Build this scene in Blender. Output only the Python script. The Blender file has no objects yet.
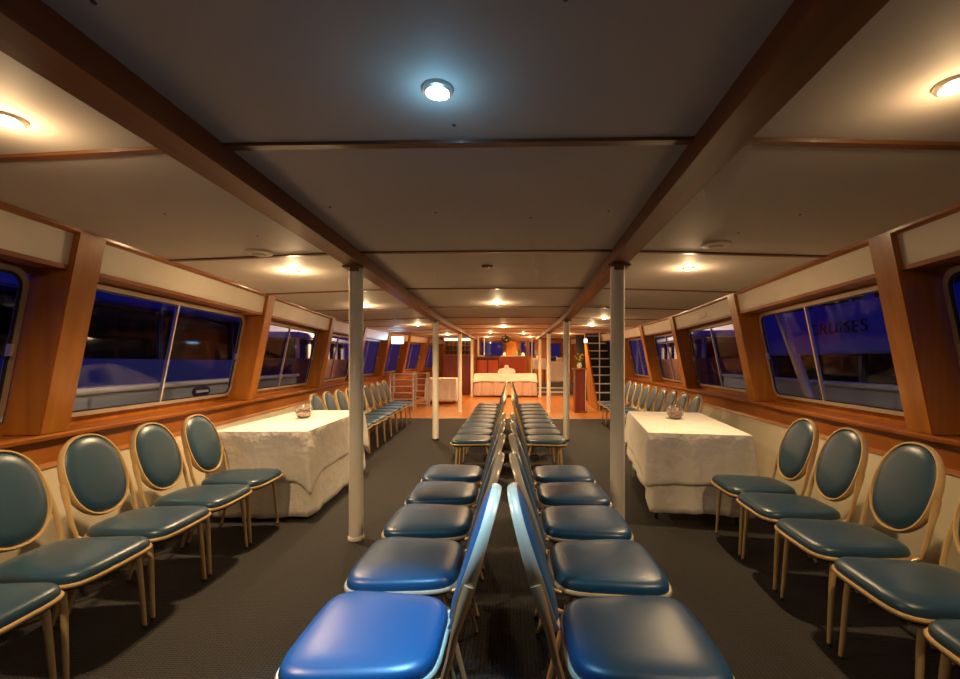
import bpy, math, random
from mathutils import Vector, Matrix
random.seed(7)
PI = math.pi
S = bpy.context.scene
COL = S.collection

# ------------------------------------------------------------------ camera
cd = bpy.data.cameras.new('camera'); cam = bpy.data.objects.new('camera', cd); COL.objects.link(cam)
YAW = 1.5
cd.sensor_width = 36; cd.lens = 427 / 960 * 36
cam.location = (0, 0, 1.36); cam.rotation_euler = (PI / 2, 0, math.radians(YAW))
cd.shift_x = -(510 - 480 - 427 * math.tan(math.radians(YAW))) / 960
cd.shift_y = 23.5 / 960
cd.clip_start = .02; cd.clip_end = 300
S.camera = cam
S.view_settings.view_transform = 'Standard'; S.view_settings.look = 'None'
S.view_settings.gamma = 1; S.view_settings.use_curve_mapping = False
S.view_settings.exposure = 1.75

# ------------------------------------------------------------------ dusk sky
W = bpy.data.worlds.new('world'); S.world = W; W.use_nodes = True
nt = W.node_tree; nt.nodes.clear()
wo = nt.nodes.new('ShaderNodeOutputWorld'); bg = nt.nodes.new('ShaderNodeBackground')
tc = nt.nodes.new('ShaderNodeTexCoord'); sp = nt.nodes.new('ShaderNodeSeparateXYZ'); cr = nt.nodes.new('ShaderNodeValToRGB')
nt.links.new(tc.outputs['Generated'], sp.inputs[0]); nt.links.new(sp.outputs['Z'], cr.inputs[0])
nt.links.new(cr.outputs[0], bg.inputs[0]); nt.links.new(bg.outputs[0], wo.inputs[0])
e = cr.color_ramp.elements
e[0].position = 0.0; e[0].color = (.022, .010, .05, 1)
e[1].position = 0.5; e[1].color = (.001, .008, .17, 1)
m_ = e.new(.10); m_.color = (.012, .010, .07, 1)
m_ = e.new(.2); m_.color = (.002, .009, .17, 1)
bg.inputs[1].default_value = 0.42

WARM = (1.0, .67, .35); WARM2 = (1.0, .58, .27); COOL = (.42, .72, 1.0)

# ------------------------------------------------------------------ helpers
def lerp_table(t, y):
    if y <= t[0][0]: return t[0][1]
    for (a, p), (b, q) in zip(t, t[1:]):
        if y <= b: return p + (q - p) * (y - a) / (b - a)
    return t[-1][1]
def smooth(t, y, r=.8):
    return sum(lerp_table(t, y + d * r) for d in (-1, -.5, 0, .5, 1)) / 5
WT = {-1: [(-3, 2.15), (.5, 2.32), (2, 2.55), (3.2, 2.65), (5, 2.85), (7.9, 3.20), (10, 3.35), (13, 3.3), (16, 3.0), (20, 2.5)],
      1: [(-3, 2.0), (.5, 2.1), (2, 2.25), (3.2, 2.37), (5, 2.58), (7.5, 2.80), (9, 2.87), (12, 2.86), (16, 2.7), (20, 2.3)]}
ZW = 2.155; ZC = 2.21
def sheer(y): return 0 if y < 7 else .15 * ((y - 7) / 8.4) ** 1.3
def wx(s, y, z):
    w = smooth(WT[s], y)
    if z >= .80: return w + .245 * (ZW - z) / 1.21
    return w + .29 * (z / .80)
def P(s, y, z, o=0): return Vector((s * (wx(s, y, z) + o), y, z + sheer(y)))
BX = {-1: [(-3, -1.08), (1, -1.15), (3.28, -1.19), (7.5, -1.317), (11.3, -1.33), (15.4, -1.37), (20, -1.4)],
      1: [(-3, .60), (1, .715), (3.28, .82), (7.5, .99), (11.3, 1.02), (15.4, 1.08), (20, 1.1)]}
def bx_(s, y): return smooth(BX[s], y, .5)
def ceilz(x, y):
    a, b = bx_(-1, y), bx_(1, y)
    if x < a: t = (a - x) / (a + smooth(WT[-1], y)); z = ZC - (ZC - ZW) * t
    elif x > b: t = (x - b) / (smooth(WT[1], y) - b); z = ZC - (ZC - ZW) * t
    else: z = ZC
    return z + sheer(y)

class MB:
    def __init__(s): s.v = []; s.f = []
    def add(s, vs, fs):
        n = len(s.v); s.v += [Vector(v) for v in vs]; s.f += [tuple(i + n for i in f) for f in fs]; return s
    def box(s, c, d, rot=None):
        hx, hy, hz = d[0] / 2, d[1] / 2, d[2] / 2; c = Vector(c)
        vs = [Vector((x, y, z)) for x in (-hx, hx) for y in (-hy, hy) for z in (-hz, hz)]
        if rot: vs = [rot @ v for v in vs]
        return s.add([c + v for v in vs], [(0, 1, 3, 2), (4, 6, 7, 5), (0, 4, 5, 1), (2, 3, 7, 6), (0, 2, 6, 4), (1, 5, 7, 3)])
    def rings(s, rs, close=True, cap0=True, cap1=True):
        n = len(rs[0]); vs = [v for r in rs for v in r]; fs = []
        for k in range(len(rs) - 1):
            for i in range(n if close else n - 1):
                j = (i + 1) % n
                fs.append((k * n + i, k * n + j, (k + 1) * n + j, (k + 1) * n + i))
        if cap0: fs.append(tuple(range(n - 1, -1, -1)))
        if cap1: fs.append(tuple((len(rs) - 1) * n + i for i in range(n)))
        return s.add(vs, fs)
    def tube(s, pts, r, seg=8, closed=False, flat=None):
        pts = [Vector(p) for p in pts]; n = len(pts)
        rr = r if isinstance(r, (list, tuple)) else [r] * n
        rs = []; up = None
        for i, p in enumerate(pts):
            a = pts[(i - 1) % n] if (closed or i) else p; b = pts[(i + 1) % n] if (closed or i < n - 1) else p
            t = (b - a).normalized()
            if up is None:
                up = Vector(flat) if flat else (Vector((0, 0, 1)) if abs(t.z) < .9 else Vector((1, 0, 0)))
            u = (Vector(flat) if flat else up); u = (u - t * u.dot(t)).normalized(); w = t.cross(u); up = u
            q = rr[i]; qa, qb = (q if isinstance(q, tuple) else (q, q))
            ring = []
            for k in range(seg):
                c_, s_ = math.cos(2 * PI * (k + .5) / seg), math.sin(2 * PI * (k + .5) / seg)
                ring.append(p + u * (qa * c_) + w * (qb * s_))
            rs.append(ring)
        if closed:
            rs.append(rs[0]); return s.rings(rs, True, False, False)
        return s.rings(rs)
    def lathe(s, c, prof, seg=24):
        c = Vector(c)
        return s.rings([[c + Vector((r * math.cos(2 * PI * k / seg), r * math.sin(2 * PI * k / seg), z)) for k in range(seg)] for r, z in prof])
    def build(s, name, mat, parent=None, smooth=False, bevel=0, label=None):
        me = bpy.data.meshes.new(name); me.from_pydata([tuple(v) for v in s.v], [], s.f); me.update()
        import bmesh
        b = bmesh.new(); b.from_mesh(me); bmesh.ops.remove_doubles(b, verts=b.verts, dist=1e-5)
        bmesh.ops.recalc_face_normals(b, faces=b.faces)
        if bevel: bmesh.ops.bevel(b, geom=[x for x in b.edges if len(x.link_faces) == 2 and x.calc_face_angle(0) > .6], offset=bevel, segments=2, affect='EDGES', clamp_overlap=True)
        b.to_mesh(me); b.free()
        if smooth or bevel:
            me.polygons.foreach_set('use_smooth', [True] * len(me.polygons))
            me.set_sharp_from_angle(angle=math.radians(42))
        me.materials.append(mat)
        o = bpy.data.objects.new(name, me); COL.objects.link(o)
        if parent: o.parent = parent
        if label: o['label'] = label
        return o
def tag(o, label, cat, group=None, kind=None):
    o['label'] = label; o['category'] = cat
    if group: o['group'] = group
    if kind: o['kind'] = kind
    return o
def thing(name, label, cat, loc=(0, 0, 0), rz=0, group=None):
    o = bpy.data.objects.new(name, None); COL.objects.link(o); o.empty_display_size = .1
    o.location = loc; o.rotation_euler = (0, 0, rz)
    return tag(o, label, cat, group)
def struct(o): o['kind'] = 'structure'; return o
def dup(root, loc, rz, label, group=None):
    r = root.copy(); COL.objects.link(r); r.location = loc; r.rotation_euler = (0, 0, rz); r['label'] = label
    if group: r['group'] = group
    for ch in list(root.children):
        c = ch.copy(); COL.objects.link(c); c.parent = r
        for g in list(ch.children):
            d = g.copy(); COL.objects.link(d); d.parent = c
    return r

# ------------------------------------------------------------------ materials
def mat(name, col, rough=.5, metal=0, spec=.5, coat=0, noise=None, bump=None, trans=0, emit=None, sheen=0, ior=1.45):
    """noise=(scale(x,y,z), colour2, lo, hi, detail)   bump=(scale(x,y,z), strength, distance)"""
    m = bpy.data.materials.new(name); m.use_nodes = True; nt = m.node_tree; b = nt.nodes['Principled BSDF']
    b.inputs['Base Color'].default_value = (*col, 1); b.inputs['Roughness'].default_value = rough
    b.inputs['Metallic'].default_value = metal; b.inputs['Specular IOR Level'].default_value = spec
    b.inputs['Coat Weight'].default_value = coat; b.inputs['Coat Roughness'].default_value = .15
    b.inputs['Transmission Weight'].default_value = trans; b.inputs['IOR'].default_value = ior
    b.inputs['Sheen Weight'].default_value = sheen
    if emit: b.inputs['Emission Color'].default_value = (*emit[0], 1); b.inputs['Emission Strength'].default_value = emit[1]
    def tex(sc, detail=3):
        t = nt.nodes.new('ShaderNodeTexCoord'); mp = nt.nodes.new('ShaderNodeMapping'); n = nt.nodes.new('ShaderNodeTexNoise')
        mp.inputs['Scale'].default_value = sc; n.inputs['Scale'].default_value = 1; n.inputs['Detail'].default_value = detail
        nt.links.new(t.outputs['Object'], mp.inputs[0]); nt.links.new(mp.outputs[0], n.inputs['Vector']); return n
    if noise:
        n = tex(noise[0], noise[4] if len(noise) > 4 else 3); r = nt.nodes.new('ShaderNodeValToRGB')
        r.color_ramp.elements[0].position = noise[2]; r.color_ramp.elements[1].position = noise[3]
        r.color_ramp.elements[0].color = (*col, 1); r.color_ramp.elements[1].color = (*noise[1], 1)
        nt.links.new(n.outputs[0], r.inputs[0]); nt.links.new(r.outputs[0], b.inputs['Base Color'])
    if bump:
        n = tex(bump[0]); bp = nt.nodes.new('ShaderNodeBump'); bp.inputs['Strength'].default_value = bump[1]; bp.inputs['Distance'].default_value = bump[2]
        nt.links.new(n.outputs[0], bp.inputs['Height']); nt.links.new(bp.outputs[0], b.inputs['Normal'])
    return m
M = {}
M['ceil'] = mat('ceiling_paint', (.50, .45, .40), .62, spec=.3, noise=((.8, .8, .8), (.56, .50, .44), .35, .7, 4), bump=((3, 3, 3), .05, .01))
M['cream'] = mat('cream_laminate', (.62, .55, .44), .5, noise=((2, 2, 2), (.68, .61, .50), .4, .6))
M['lower'] = mat('cream_wall_lining', (.42, .37, .25), .55, noise=((3, 3, 3), (.47, .41, .29), .4, .6))
M['wood'] = mat('varnished_teak', (.22, .062, .009), .34, spec=.35, coat=.15, noise=((14, 1.2, 1.2), (.36, .125, .018), .3, .7, 5), bump=((40, 3, 3), .08, .002))
M['wood_v'] = mat('varnished_teak_post', (.30, .100, .010), .38, spec=.35, coat=.12, noise=((12, 12, .9), (.43, .16, .020), .3, .72, 5), bump=((50, 50, 3), .08, .002))
M['wood_dark'] = mat('varnished_mahogany', (.12, .032, .007), .36, spec=.35, coat=.15, noise=((16, .9, 10), (.21, .06, .013), .3, .7, 5))
M['batten'] = mat('dark_wood_batten', (.13, .045, .015), .4, coat=.3, noise=((2, 20, 20), (.2, .075, .025), .3, .7, 4))
M['alu'] = mat('dull_aluminium', (.48, .42, .33), .45, metal=.6)
M['alu_bright'] = mat('bright_aluminium', (.75, .70, .62), .3, metal=.8)
M['vinyl'] = mat('blue_vinyl', (.004, .052, .14), .36, spec=.6, noise=((3, 3, 3), (.006, .064, .16), .35, .7), bump=((160, 160, 160), .12, .002))
M['vinyl2'] = mat('teal_vinyl', (.016, .047, .075), .36, spec=.6, noise=((3, 3, 3), (.020, .056, .088), .35, .7), bump=((160, 160, 160), .12, .002))
M['frame'] = mat('pale_gold_enamel', (.46, .31, .13), .35, metal=.15, coat=.2, noise=((8, 8, 8), (.52, .36, .16), .4, .6))
M['frame2'] = mat('grey_cream_enamel', (.44, .40, .30), .33, metal=.15, coat=.2, noise=((8, 8, 8), (.50, .45, .34), .4, .6))
M['bronze'] = mat('bronze_tube', (.45, .30, .15), .35, metal=.35)
M['rubber'] = mat('black_rubber', (.02, .02, .02), .7)
M['cloth'] = mat('white_linen', (.80, .75, .65), .85, sheen=.2, noise=((4, 4, 4), (.84, .80, .73), .4, .6), bump=((9, 9, 9), .9, .02))
M['skirt'] = mat('cream_table_skirt', (.52, .36, .28), .85, bump=((9, 9, 3), .3, .02))
M['post'] = mat('cream_post_paint', (.74, .69, .57), .5, noise=((6, 6, 3), (.79, .74, .62), .4, .6), bump=((60, 60, 60), .3, .004))
M['black'] = mat('black_paint', (.012, .012, .013), .45)
M['white'] = mat('white_gloss_paint', (.78, .77, .73), .35)
M['hull'] = mat('boat_grey_gelcoat', (.42, .45, .52), .4, noise=((.8, .8, .8), (.34, .37, .45), .35, .65))
M['ferry'] = mat('ferry_pale_blue_paint', (.035, .13, .55), .45, noise=((.8, .8, .8), (.025, .10, .48), .35, .65))  # white hull with the blue dusk light put into its colour
M['darkglass'] = mat('dark_tinted_glass', (.002, .002, .004), .06, spec=.25)
M['brown_hull'] = mat('brown_timber_boards', (.32, .13, .055), .6, noise=((1, 1, 14), (.22, .09, .04), .4, .6))
M['redwood'] = mat('red_bar_front', (.55, .065, .010), .35, coat=.4, noise=((6, 6, 1), (.62, .10, .02), .3, .7))
M['redpaint'] = mat('red_brown_panel', (.10, .016, .010), .4, coat=.2, noise=((4, 4, 1), (.17, .028, .014), .3, .7))
M['chrome'] = mat('silver_tube', (.60, .62, .66), .35, metal=.4)
M['greystep'] = mat('grey_step_carpet', (.16, .14, .13), .9)
M['glassware'] = mat('clear_glass', (.95, .93, .92), .03, trans=.95, ior=1.45)
M['potpourri'] = mat('dried_red_petals', (.25, .07, .05), .7, noise=((60, 60, 60), (.55, .42, .30), .4, .6))
M['leaf'] = mat('green_leaf', (.08, .20, .03), .5)
M['yellow'] = mat('yellow_petals', (.75, .50, .05), .6)
M['navy'] = mat('navy_fabric', (.02, .05, .09), .8)
M['wax'] = mat('cream_card', (.75, .66, .45), .6)
M['signblue'] = mat('navy_sign_paint', (.01, .02, .10), .4)
M['letter'] = mat('dark_lettering', (.006, .006, .02), .5)
M['bottle'] = mat('dark_bottle_glass', (.03, .02, .01), .1)
M['lamp_warm'] = mat('lit_warm_lens', (1, .9, .7), .3, emit=((1.0, .78, .45), 28))
M['lamp_cool'] = mat('lit_cool_lens', (.8, .9, 1), .3, emit=((.62, .84, 1.0), 45))
M['lamp_off'] = mat('unlit_lens', (.25, .2, .17), .2)
M['tube_light'] = mat('lit_cool_panel', (.8, .9, 1), .3, emit=((.62, .82, 1.0), 2.2))
M['strip_light'] = mat('lit_warm_strip', (1, .9, .7), .3, emit=((1.0, .72, .42), .8))
M['screw'] = mat('dark_screw_head', (.06, .05, .05), .5)

def carpet():
    m = bpy.data.materials.new('ribbed_charcoal_carpet'); m.use_nodes = True; nt = m.node_tree; b = nt.nodes['Principled BSDF']
    t = nt.nodes.new('ShaderNodeTexCoord')
    w1 = nt.nodes.new('ShaderNodeTexWave'); w1.bands_direction = 'X'; w1.inputs['Scale'].default_value = 16; w1.inputs['Distortion'].default_value = .6; w1.inputs['Detail Scale'].default_value = 6
    w2 = nt.nodes.new('ShaderNodeTexWave'); w2.bands_direction = 'Y'; w2.inputs['Scale'].default_value = 24; w2.inputs['Distortion'].default_value = 1.2; w2.inputs['Detail Scale'].default_value = 8
    n = nt.nodes.new('ShaderNodeTexNoise'); n.inputs['Scale'].default_value = 90; n.inputs['Detail'].default_value = 2
    mu = nt.nodes.new('ShaderNodeMath'); mu.operation = 'MULTIPLY'; mu2 = nt.nodes.new('ShaderNodeMath'); mu2.operation = 'MULTIPLY_ADD'
    for w in (w1, w2, n): nt.links.new(t.outputs['Object'], w.inputs['Vector'])
    nt.links.new(w1.outputs['Fac'], mu.inputs[0]); nt.links.new(w2.outputs['Fac'], mu.inputs[1])
    nt.links.new(mu.outputs[0], mu2.inputs[0]); mu2.inputs[1].default_value = .75; nt.links.new(n.outputs[0], mu2.inputs[2])
    r = nt.nodes.new('ShaderNodeValToRGB'); r.color_ramp.elements[0].position = .3; r.color_ramp.elements[1].position = 1.15 if False else 1.0
    r.color_ramp.elements[0].color = (.003, .003, .0035, 1); r.color_ramp.elements[1].color = (.034, .031, .029, 1)
    nt.links.new(mu2.outputs[0], r.inputs[0]); nt.links.new(r.outputs[0], b.inputs['Base Color'])
    bp = nt.nodes.new('ShaderNodeBump'); bp.inputs['Strength'].default_value = .6; bp.inputs['Distance'].default_value = .006
    nt.links.new(mu2.outputs[0], bp.inputs['Height']); nt.links.new(bp.outputs[0], b.inputs['Normal'])
    b.inputs['Roughness'].default_value = .75; b.inputs['Specular IOR Level'].default_value = .3
    return m
M['carpet'] = carpet()
def planks():
    m = bpy.data.materials.new('orange_plank_floor'); m.use_nodes = True; nt = m.node_tree; b = nt.nodes['Principled BSDF']
    t = nt.nodes.new('ShaderNodeTexCoord'); mp = nt.nodes.new('ShaderNodeMapping'); mp.inputs['Rotation'].default_value = (0, 0, PI / 2)
    br = nt.nodes.new('ShaderNodeTexBrick'); br.inputs['Scale'].default_value = 1; br.inputs['Brick Width'].default_value = 1.6; br.inputs['Row Height'].default_value = .12
    br.inputs['Mortar Size'].default_value = .003; br.inputs['Color1'].default_value = (.46, .18, .03, 1); br.inputs['Color2'].default_value = (.38, .14, .022, 1); br.inputs['Mortar'].default_value = (.1, .04, .015, 1)
    nt.links.new(t.outputs['Object'], mp.inputs[0]); nt.links.new(mp.outputs[0], br.inputs['Vector']); nt.links.new(br.outputs[0], b.inputs['Base Color'])
    b.inputs['Roughness'].default_value = .3
    return m
M['planks'] = planks()
def pane_mat():
    m = bpy.data.materials.new('window_glass'); m.use_nodes = True; nt = m.node_tree; nt.nodes.clear()
    o = nt.nodes.new('ShaderNodeOutputMaterial'); mx = nt.nodes.new('ShaderNodeMixShader'); tr = nt.nodes.new('ShaderNodeBsdfTransparent'); g = nt.nodes.new('ShaderNodeBsdfGlossy'); f = None
    tr.inputs[0].default_value = (.80, .84, .92, 1); g.inputs['Roughness'].default_value = .02; g.inputs['Color'].default_value = (.8, .8, .8, 1)
    lw = nt.nodes.new('ShaderNodeLayerWeight'); pw = nt.nodes.new('ShaderNodeMath'); pw.operation = 'POWER'; pw.inputs[1].default_value = 5; ma = nt.nodes.new('ShaderNodeMath'); ma.operation = 'MULTIPLY_ADD'; ma.inputs[1].default_value = .35; ma.inputs[2].default_value = .02
    lw.inputs['Blend'].default_value = .5; nt.links.new(lw.outputs['Facing'], pw.inputs[0]); nt.links.new(pw.outputs[0], ma.inputs[0])
    nt.links.new(ma.outputs[0], mx.inputs[0]); nt.links.new(tr.outputs[0], mx.inputs[1]); nt.links.new(g.outputs[0], mx.inputs[2]); nt.links.new(mx.outputs[0], o.inputs[0])
    return m
M['pane'] = pane_mat()
M['water'] = mat('dark_harbour_water', (.004, .008, .03), .12, bump=((1.2, 1.2, 1), .5, .08))

# ------------------------------------------------------------------ floor and ceiling
Y0, Y1 = -2.6, 18.6
def yrange(a, b, step=.4):
    n = max(1, round((b - a) / step)); return [a + (b - a) * i / n for i in range(n + 1)]
def floor_piece(y0, y1, m, name, dz=0):
    mb = MB(); rs = []
    for y in yrange(y0, y1):
        l, r = -wx(-1, y, 0) - .02, wx(1, y, 0) + .02; z = sheer(y) + dz
        rs.append([Vector((l, y, z - .06)), Vector((r, y, z - .06)), Vector((r, y, z)), Vector((l, y, z))])
    mb.rings(rs); return struct(mb.build(name, m))
floor_piece(Y0, 10.1, M['carpet'], 'floor')
floor_piece(10.1, Y1, M['planks'], 'floor')
mb = MB(); mb.box((-.2, 10.1, sheer(10.1) + .006), (6.0, .05, .012)); struct(mb.build('trim_1', M['alu_bright'], bevel=.003))
mb = MB(); rs = []
for y in yrange(Y0, Y1):
    xs = [-smooth(WT[-1], y) - .4, -smooth(WT[-1], y), bx_(-1, y), bx_(1, y), smooth(WT[1], y), smooth(WT[1], y) + .4]
    rs.append([Vector((x, y, ceilz(min(max(x, xs[1]), xs[4]), y))) for x in xs] + [Vector((x, y, ceilz(0, y) + .1)) for x in reversed(xs)])
mb.rings(rs); ceiling = struct(mb.build('ceiling', M['ceil']))

# longitudinal beams: moulded timber, one run each
tn = 2
for s, (lo, hi) in ((-1, (Y0, Y1)), (1, (Y0, Y1))):
    mb = MB(); rs = []
    for y in yrange(lo, hi, .5):
        cx = bx_(s, y); zt = ceilz(cx, y); 
        prof = [(-.052, .01), (-.052, -.075), (-.066, -.082), (-.066, -.105), (.066, -.105), (.066, -.082), (.052, -.075), (.052, .01)]
        rs.append([Vector((cx + a, y, zt + b)) for a, b in prof])
    mb.rings(rs); struct(mb.build('trim_%d' % tn, M['wood_dark'])); tn += 1
# cross battens
for k in range(-1, 12):
    y = 1.64 + 1.6 * k
    pts = []
    xl, xr = -smooth(WT[-1], y), smooth(WT[1], y)
    segs = [xl + (bx_(-1, y) - .05 - xl) * i / 3 for i in range(4)], [bx_(-1, y) + .05, bx_(1, y) - .05], [bx_(1, y) + .05 + (xr - bx_(1, y) - .05) * i / 3 for i in range(4)]
    mb = MB()
    for sg in segs:
        mb.rings([[Vector((x, y + a, ceilz(x, y) + b)) for a, b in ((-.022, .004), (-.018, -.012), (.018, -.012), (.022, .004))] for x in sg])
    struct(mb.build('trim_%d' % tn, M['batten'])); tn += 1

# ------------------------------------------------------------------ side walls
def strip(mb, s, y0, y1, prof, step=.3):
    mb.rings([[P(s, y, z, o) for o, z in prof] for y in yrange(y0, y1, step)]); return mb
PIL = {-1: [-2.2, .3, 2.57, 5.0, 7.5, 9.75, 11.75, 13.7, 15.8, 18.0], 1: [-2.2, .4, 2.72, 5.0, 7.4, 9.4, 11.4, 13.6, 15.8, 18.0]}
wn = 1
for s, side in ((-1, 'left'), (1, 'right')):
    mb = MB()
    strip(mb, s, Y0, 10.4, [(0, 0), (0, .40), (0, .80), (.06, .80), (.06, 0)])           # cream lining below the ledge
    wall = struct(mb.build('wall_' + side, M['lower']))
    mb = MB(); strip(mb, s, 10.4, Y1, [(0, 0), (0, .40), (0, .80), (.06, .80), (.06, 0)]); mb.build('timber_lining', M['wood_dark'], wall)
    mb = MB(); strip(mb, s, Y0, Y1, [(.20, .80), (.20, 1.0), (.26, 1.0), (.26, .80)])
    strip(mb, s, Y0, Y1, [(.20, 1.89), (.20, ZW + .05), (.26, ZW + .05), (.26, 1.89)])
    prev = Y0
    for i, p in enumerate(PIL[s]): strip(mb, s, p - .03, p + .24, [(.20, .98), (.20, 1.9), (.26, 1.9), (.26, .98)])
    mb.build('window_surround', M['wood_v'], wall)
    mb = MB(); strip(mb, s, Y0, Y1, [(.22, .925), (-.035, .925), (-.05, .915), (-.05, .895), (-.035, .885), (.22, .885)]); mb.build('ledge', M['wood'], wall)
    mb = MB(); strip(mb, s, Y0, Y1, [(.012, .885), (-.012, .885), (-.012, .735), (.012, .735)])
    strip(mb, s, Y0, Y1, [(0, .745), (-.022, .745), (-.022, .715), (0, .715)]); mb.build('fascia_board', M['wood'], wall)
    mb = MB(); strip(mb, s, Y0, Y1, [(.01, ZW + .02), (-.035, ZW + .02), (-.035, ZW - .015), (-.015, ZW - .028), (.01, ZW - .028)]); mb.build('cornice', M['wood'], wall)
    ends = PIL[s] + [Y1]
    for a, b in zip(ends, ends[1:]):
        if b - a < .7: continue
        mb = MB(); strip(mb, s, a + .09, b - .09, [(.0, ZW), (.0, 1.935), (.03, 1.935), (.03, ZW)]); mb.build('header_panel', M['cream'], wall)
        mb = MB(); strip(mb, s, a + .09, b - .09, [(-.012, 1.94), (-.012, 1.915), (.22, 1.925), (.22, 1.945)]); mb.build('header_trim', M['wood'], wall)
    for p in PIL[s]:
        mb = MB(); mb.rings([[P(s, p + dy, z, o) for o, dy in ((-.035, -.10), (-.035, .09), (.22, .09), (.22, -.10))] for z in (.925, 1.3, 1.7, ZW + .01)])
        mb.build('pillar', M['wood_v'], wall, bevel=.006)
    # joint lines of the fascia
    # windows: rounded aluminium frame, two sliding panes with a thin meeting bar
    for a, b in zip(ends, ends[1:]):
        if b - a < .7: continue
        ya, yb, za, zb = a + .13, b - .14, .985, 1.905
        wroot = bpy.data.objects.new('window_%d' % wn, None); COL.objects.link(wroot); struct(wroot); wn += 1
        def rr(inset, r, o):
            pts = []
            cs = [(yb - inset - r, zb - inset - r, 0), (ya + inset + r, zb - inset - r, 1), (ya + inset + r, za + inset + r, 2), (yb - inset - r, za + inset + r, 3)]
            for cy, cz, q in cs:
                for k in range(7):
                    t = PI / 2 * (q + k / 6); y, z = cy + r * math.cos(t), cz + r * math.sin(t)
                    # straight chord between the window's ends, so that the glass is flat
                    f = (y - ya) / (yb - ya); pts.append(P(s, ya, z, o) * (1 - f) + P(s, yb, z, o) * f)
            return pts
        mb = MB(); A = rr(0, .10, .20), rr(0, .10, .165), rr(.03, .08, .165), rr(.03, .08, .20)
        mb.rings([A[0], A[1], A[2], A[3], A[0]], True, False, False); mb.build('window_frame', M['alu'], wroot, smooth=True)
        mb = MB(); A = rr(.03, .08, .185), rr(.03, .08, .172), rr(.042, .07, .172), rr(.042, .07, .185)
        mb.rings([A[0], A[1], A[2], A[3], A[0]], True, False, False); mb.build('gasket', M['black'], wroot, smooth=True)
        mb = MB(); g = rr(.035, .08, .20); mb.add(g, [tuple(range(len(g)))]); mb.build('pane', M['pane'], wroot)
        ym = (ya + yb) / 2 + (.12 if s > 0 else -.05); 
        def cp(y, z, o): f = (y - ya) / (yb - ya); return P(s, ya, z, o) * (1 - f) + P(s, yb, z, o) * f
        mb = MB(); mb.rings([[cp(ym + dy, z, o) for dy, o in ((-.009, .17), (.009, .17), (.009, .198), (-.009, .198))] for z in (za + .03, zb - .03)]); mb.build('meeting_bar', M['alu_bright'], wroot)
        mb = MB(); mb.rings([[cp(yb - .05 + dy, z, o) for dy, o in ((-.01, .14), (.01, .14), (.01, .17), (-.01, .17))] for z in (1.40, 1.47)]); mb.build('latch', M['alu_bright'], wroot)
mb = MB(); mb.rings([[P(1, y_, z_, o_) for y_, z_ in ((5.95, 1.99), (6.2, 1.99), (6.2, 2.05), (5.95, 2.05))] for o_ in (-.008, .002)]); mb.build('plaque', M['batten'], wall)
# baseboards
for s, side in ((-1, 'left'), (1, 'right')):
    mb = MB(); strip(mb, s, Y0, Y1, [(0, 0), (-.015, 0), (-.015, .07), (0, .07)]); struct(mb.build('baseboard_' + side, M['black']))
# aft bulkhead behind the camera
mb = MB(); mb.box((-.1, Y0, 1.2), (5.2, .08, 2.6)); struct(mb.build('wall_back', M['cream']))

# ------------------------------------------------------------------ posts
ORD = ['nearest', 'second', 'third', 'farthest']
for s, sd in ((-1, 'left'), (1, 'right')):
    for i, y in enumerate((3.28, 7.5, 11.3, 15.4)):
        x = bx_(s, y); z0 = sheer(y); zt = ceilz(x, y) - .105
        t = thing('support_post', ['round cream post nearest the camera on the %s of the chair rows', 'slim cream post, second along the %s of the aisle', 'cream post on the %s standing on the plank floor', 'thin cream post on the %s beside the skirted table'][i] % sd, 'post', (x, y, z0), 0)
        h = zt - z0
        MB().lathe((0, 0, 0), [(.054, .0), (.054, h - .005)], 24).build('shaft', M['post'], t, smooth=True)
        MB().lathe((0, 0, 0), [(.062, 0), (.062, .02), (.055, .028)], 24).build('base_ring', M['black'] if i == 1 else M['post'], t, smooth=True)
        m2 = MB(); m2.box((0, 0, h - .008), (.17, .13, .016)); m2.box((0, 0, h - .03), (.07, .115, .03)); m2.build('cap_bracket', M['batten'], t, bevel=.002)

# ------------------------------------------------------------------ ceiling lamps, vents, screws
def downlight(x, y, label, kind='warm', power=30, cone=150, col=WARM, r=.038):
    z = ceilz(x, y)
    t = thing('ceiling_downlight', label, 'ceiling light', (x, y, z), 0, 'ceiling downlights')
    MB().lathe((0, 0, 0), [(r + .012, 0), (r + .010, -.010), (r, -.014), (r - .004, -.004)], 24).build('bezel', M['alu_bright'] if kind != 'off' else M['batten'], t, smooth=True)
    MB().lathe((0, 0, 0), [(r - .002, -.004), (r - .004, -.012), (.004, -.018)], 20).build('lens', M[{'warm': 'lamp_warm', 'cool': 'lamp_cool', 'off': 'lamp_off'}[kind]], t, smooth=True)
    if power:
        ld = bpy.data.lights.new('downlight_beam', 'SPOT'); ld.energy = power; ld.color = col; ld.spot_size = math.radians(cone); ld.spot_blend = .8; ld.shadow_soft_size = .035
        lo = bpy.data.objects.new('downlight_beam', ld); COL.objects.link(lo); lo.parent = t; lo.location = (0, 0, -.04)
        if kind == 'cool': lo.rotation_euler = (math.radians(-8), math.radians(9), 0)
    if power:
        ld = bpy.data.lights.new('downlight_glow', 'POINT'); ld.energy = .22 if kind == 'cool' else power * (.03 if y < 2 else .05 if y < 9 else .11); ld.color = col; ld.shadow_soft_size = .03
        lo = bpy.data.objects.new('downlight_glow', ld); COL.objects.link(lo); lo.parent = t; lo.location = (0, 0, -.09)
    return t
downlight(-.225, 1.32, 'bright blue-white downlight on the ceiling panel nearest the camera', 'cool', 115, 56, (.26, .64, 1.0), .036)
downlight(-1.70, 1.40, 'warm downlight cut off at the left edge of the photo', 'warm', 42)
downlight(1.32, 1.30, 'warm downlight near the right edge of the photo', 'warm', 24)
downlight(-1.93, 3.77, 'warm downlight over the white table at the left', 'warm', 60)
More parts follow.
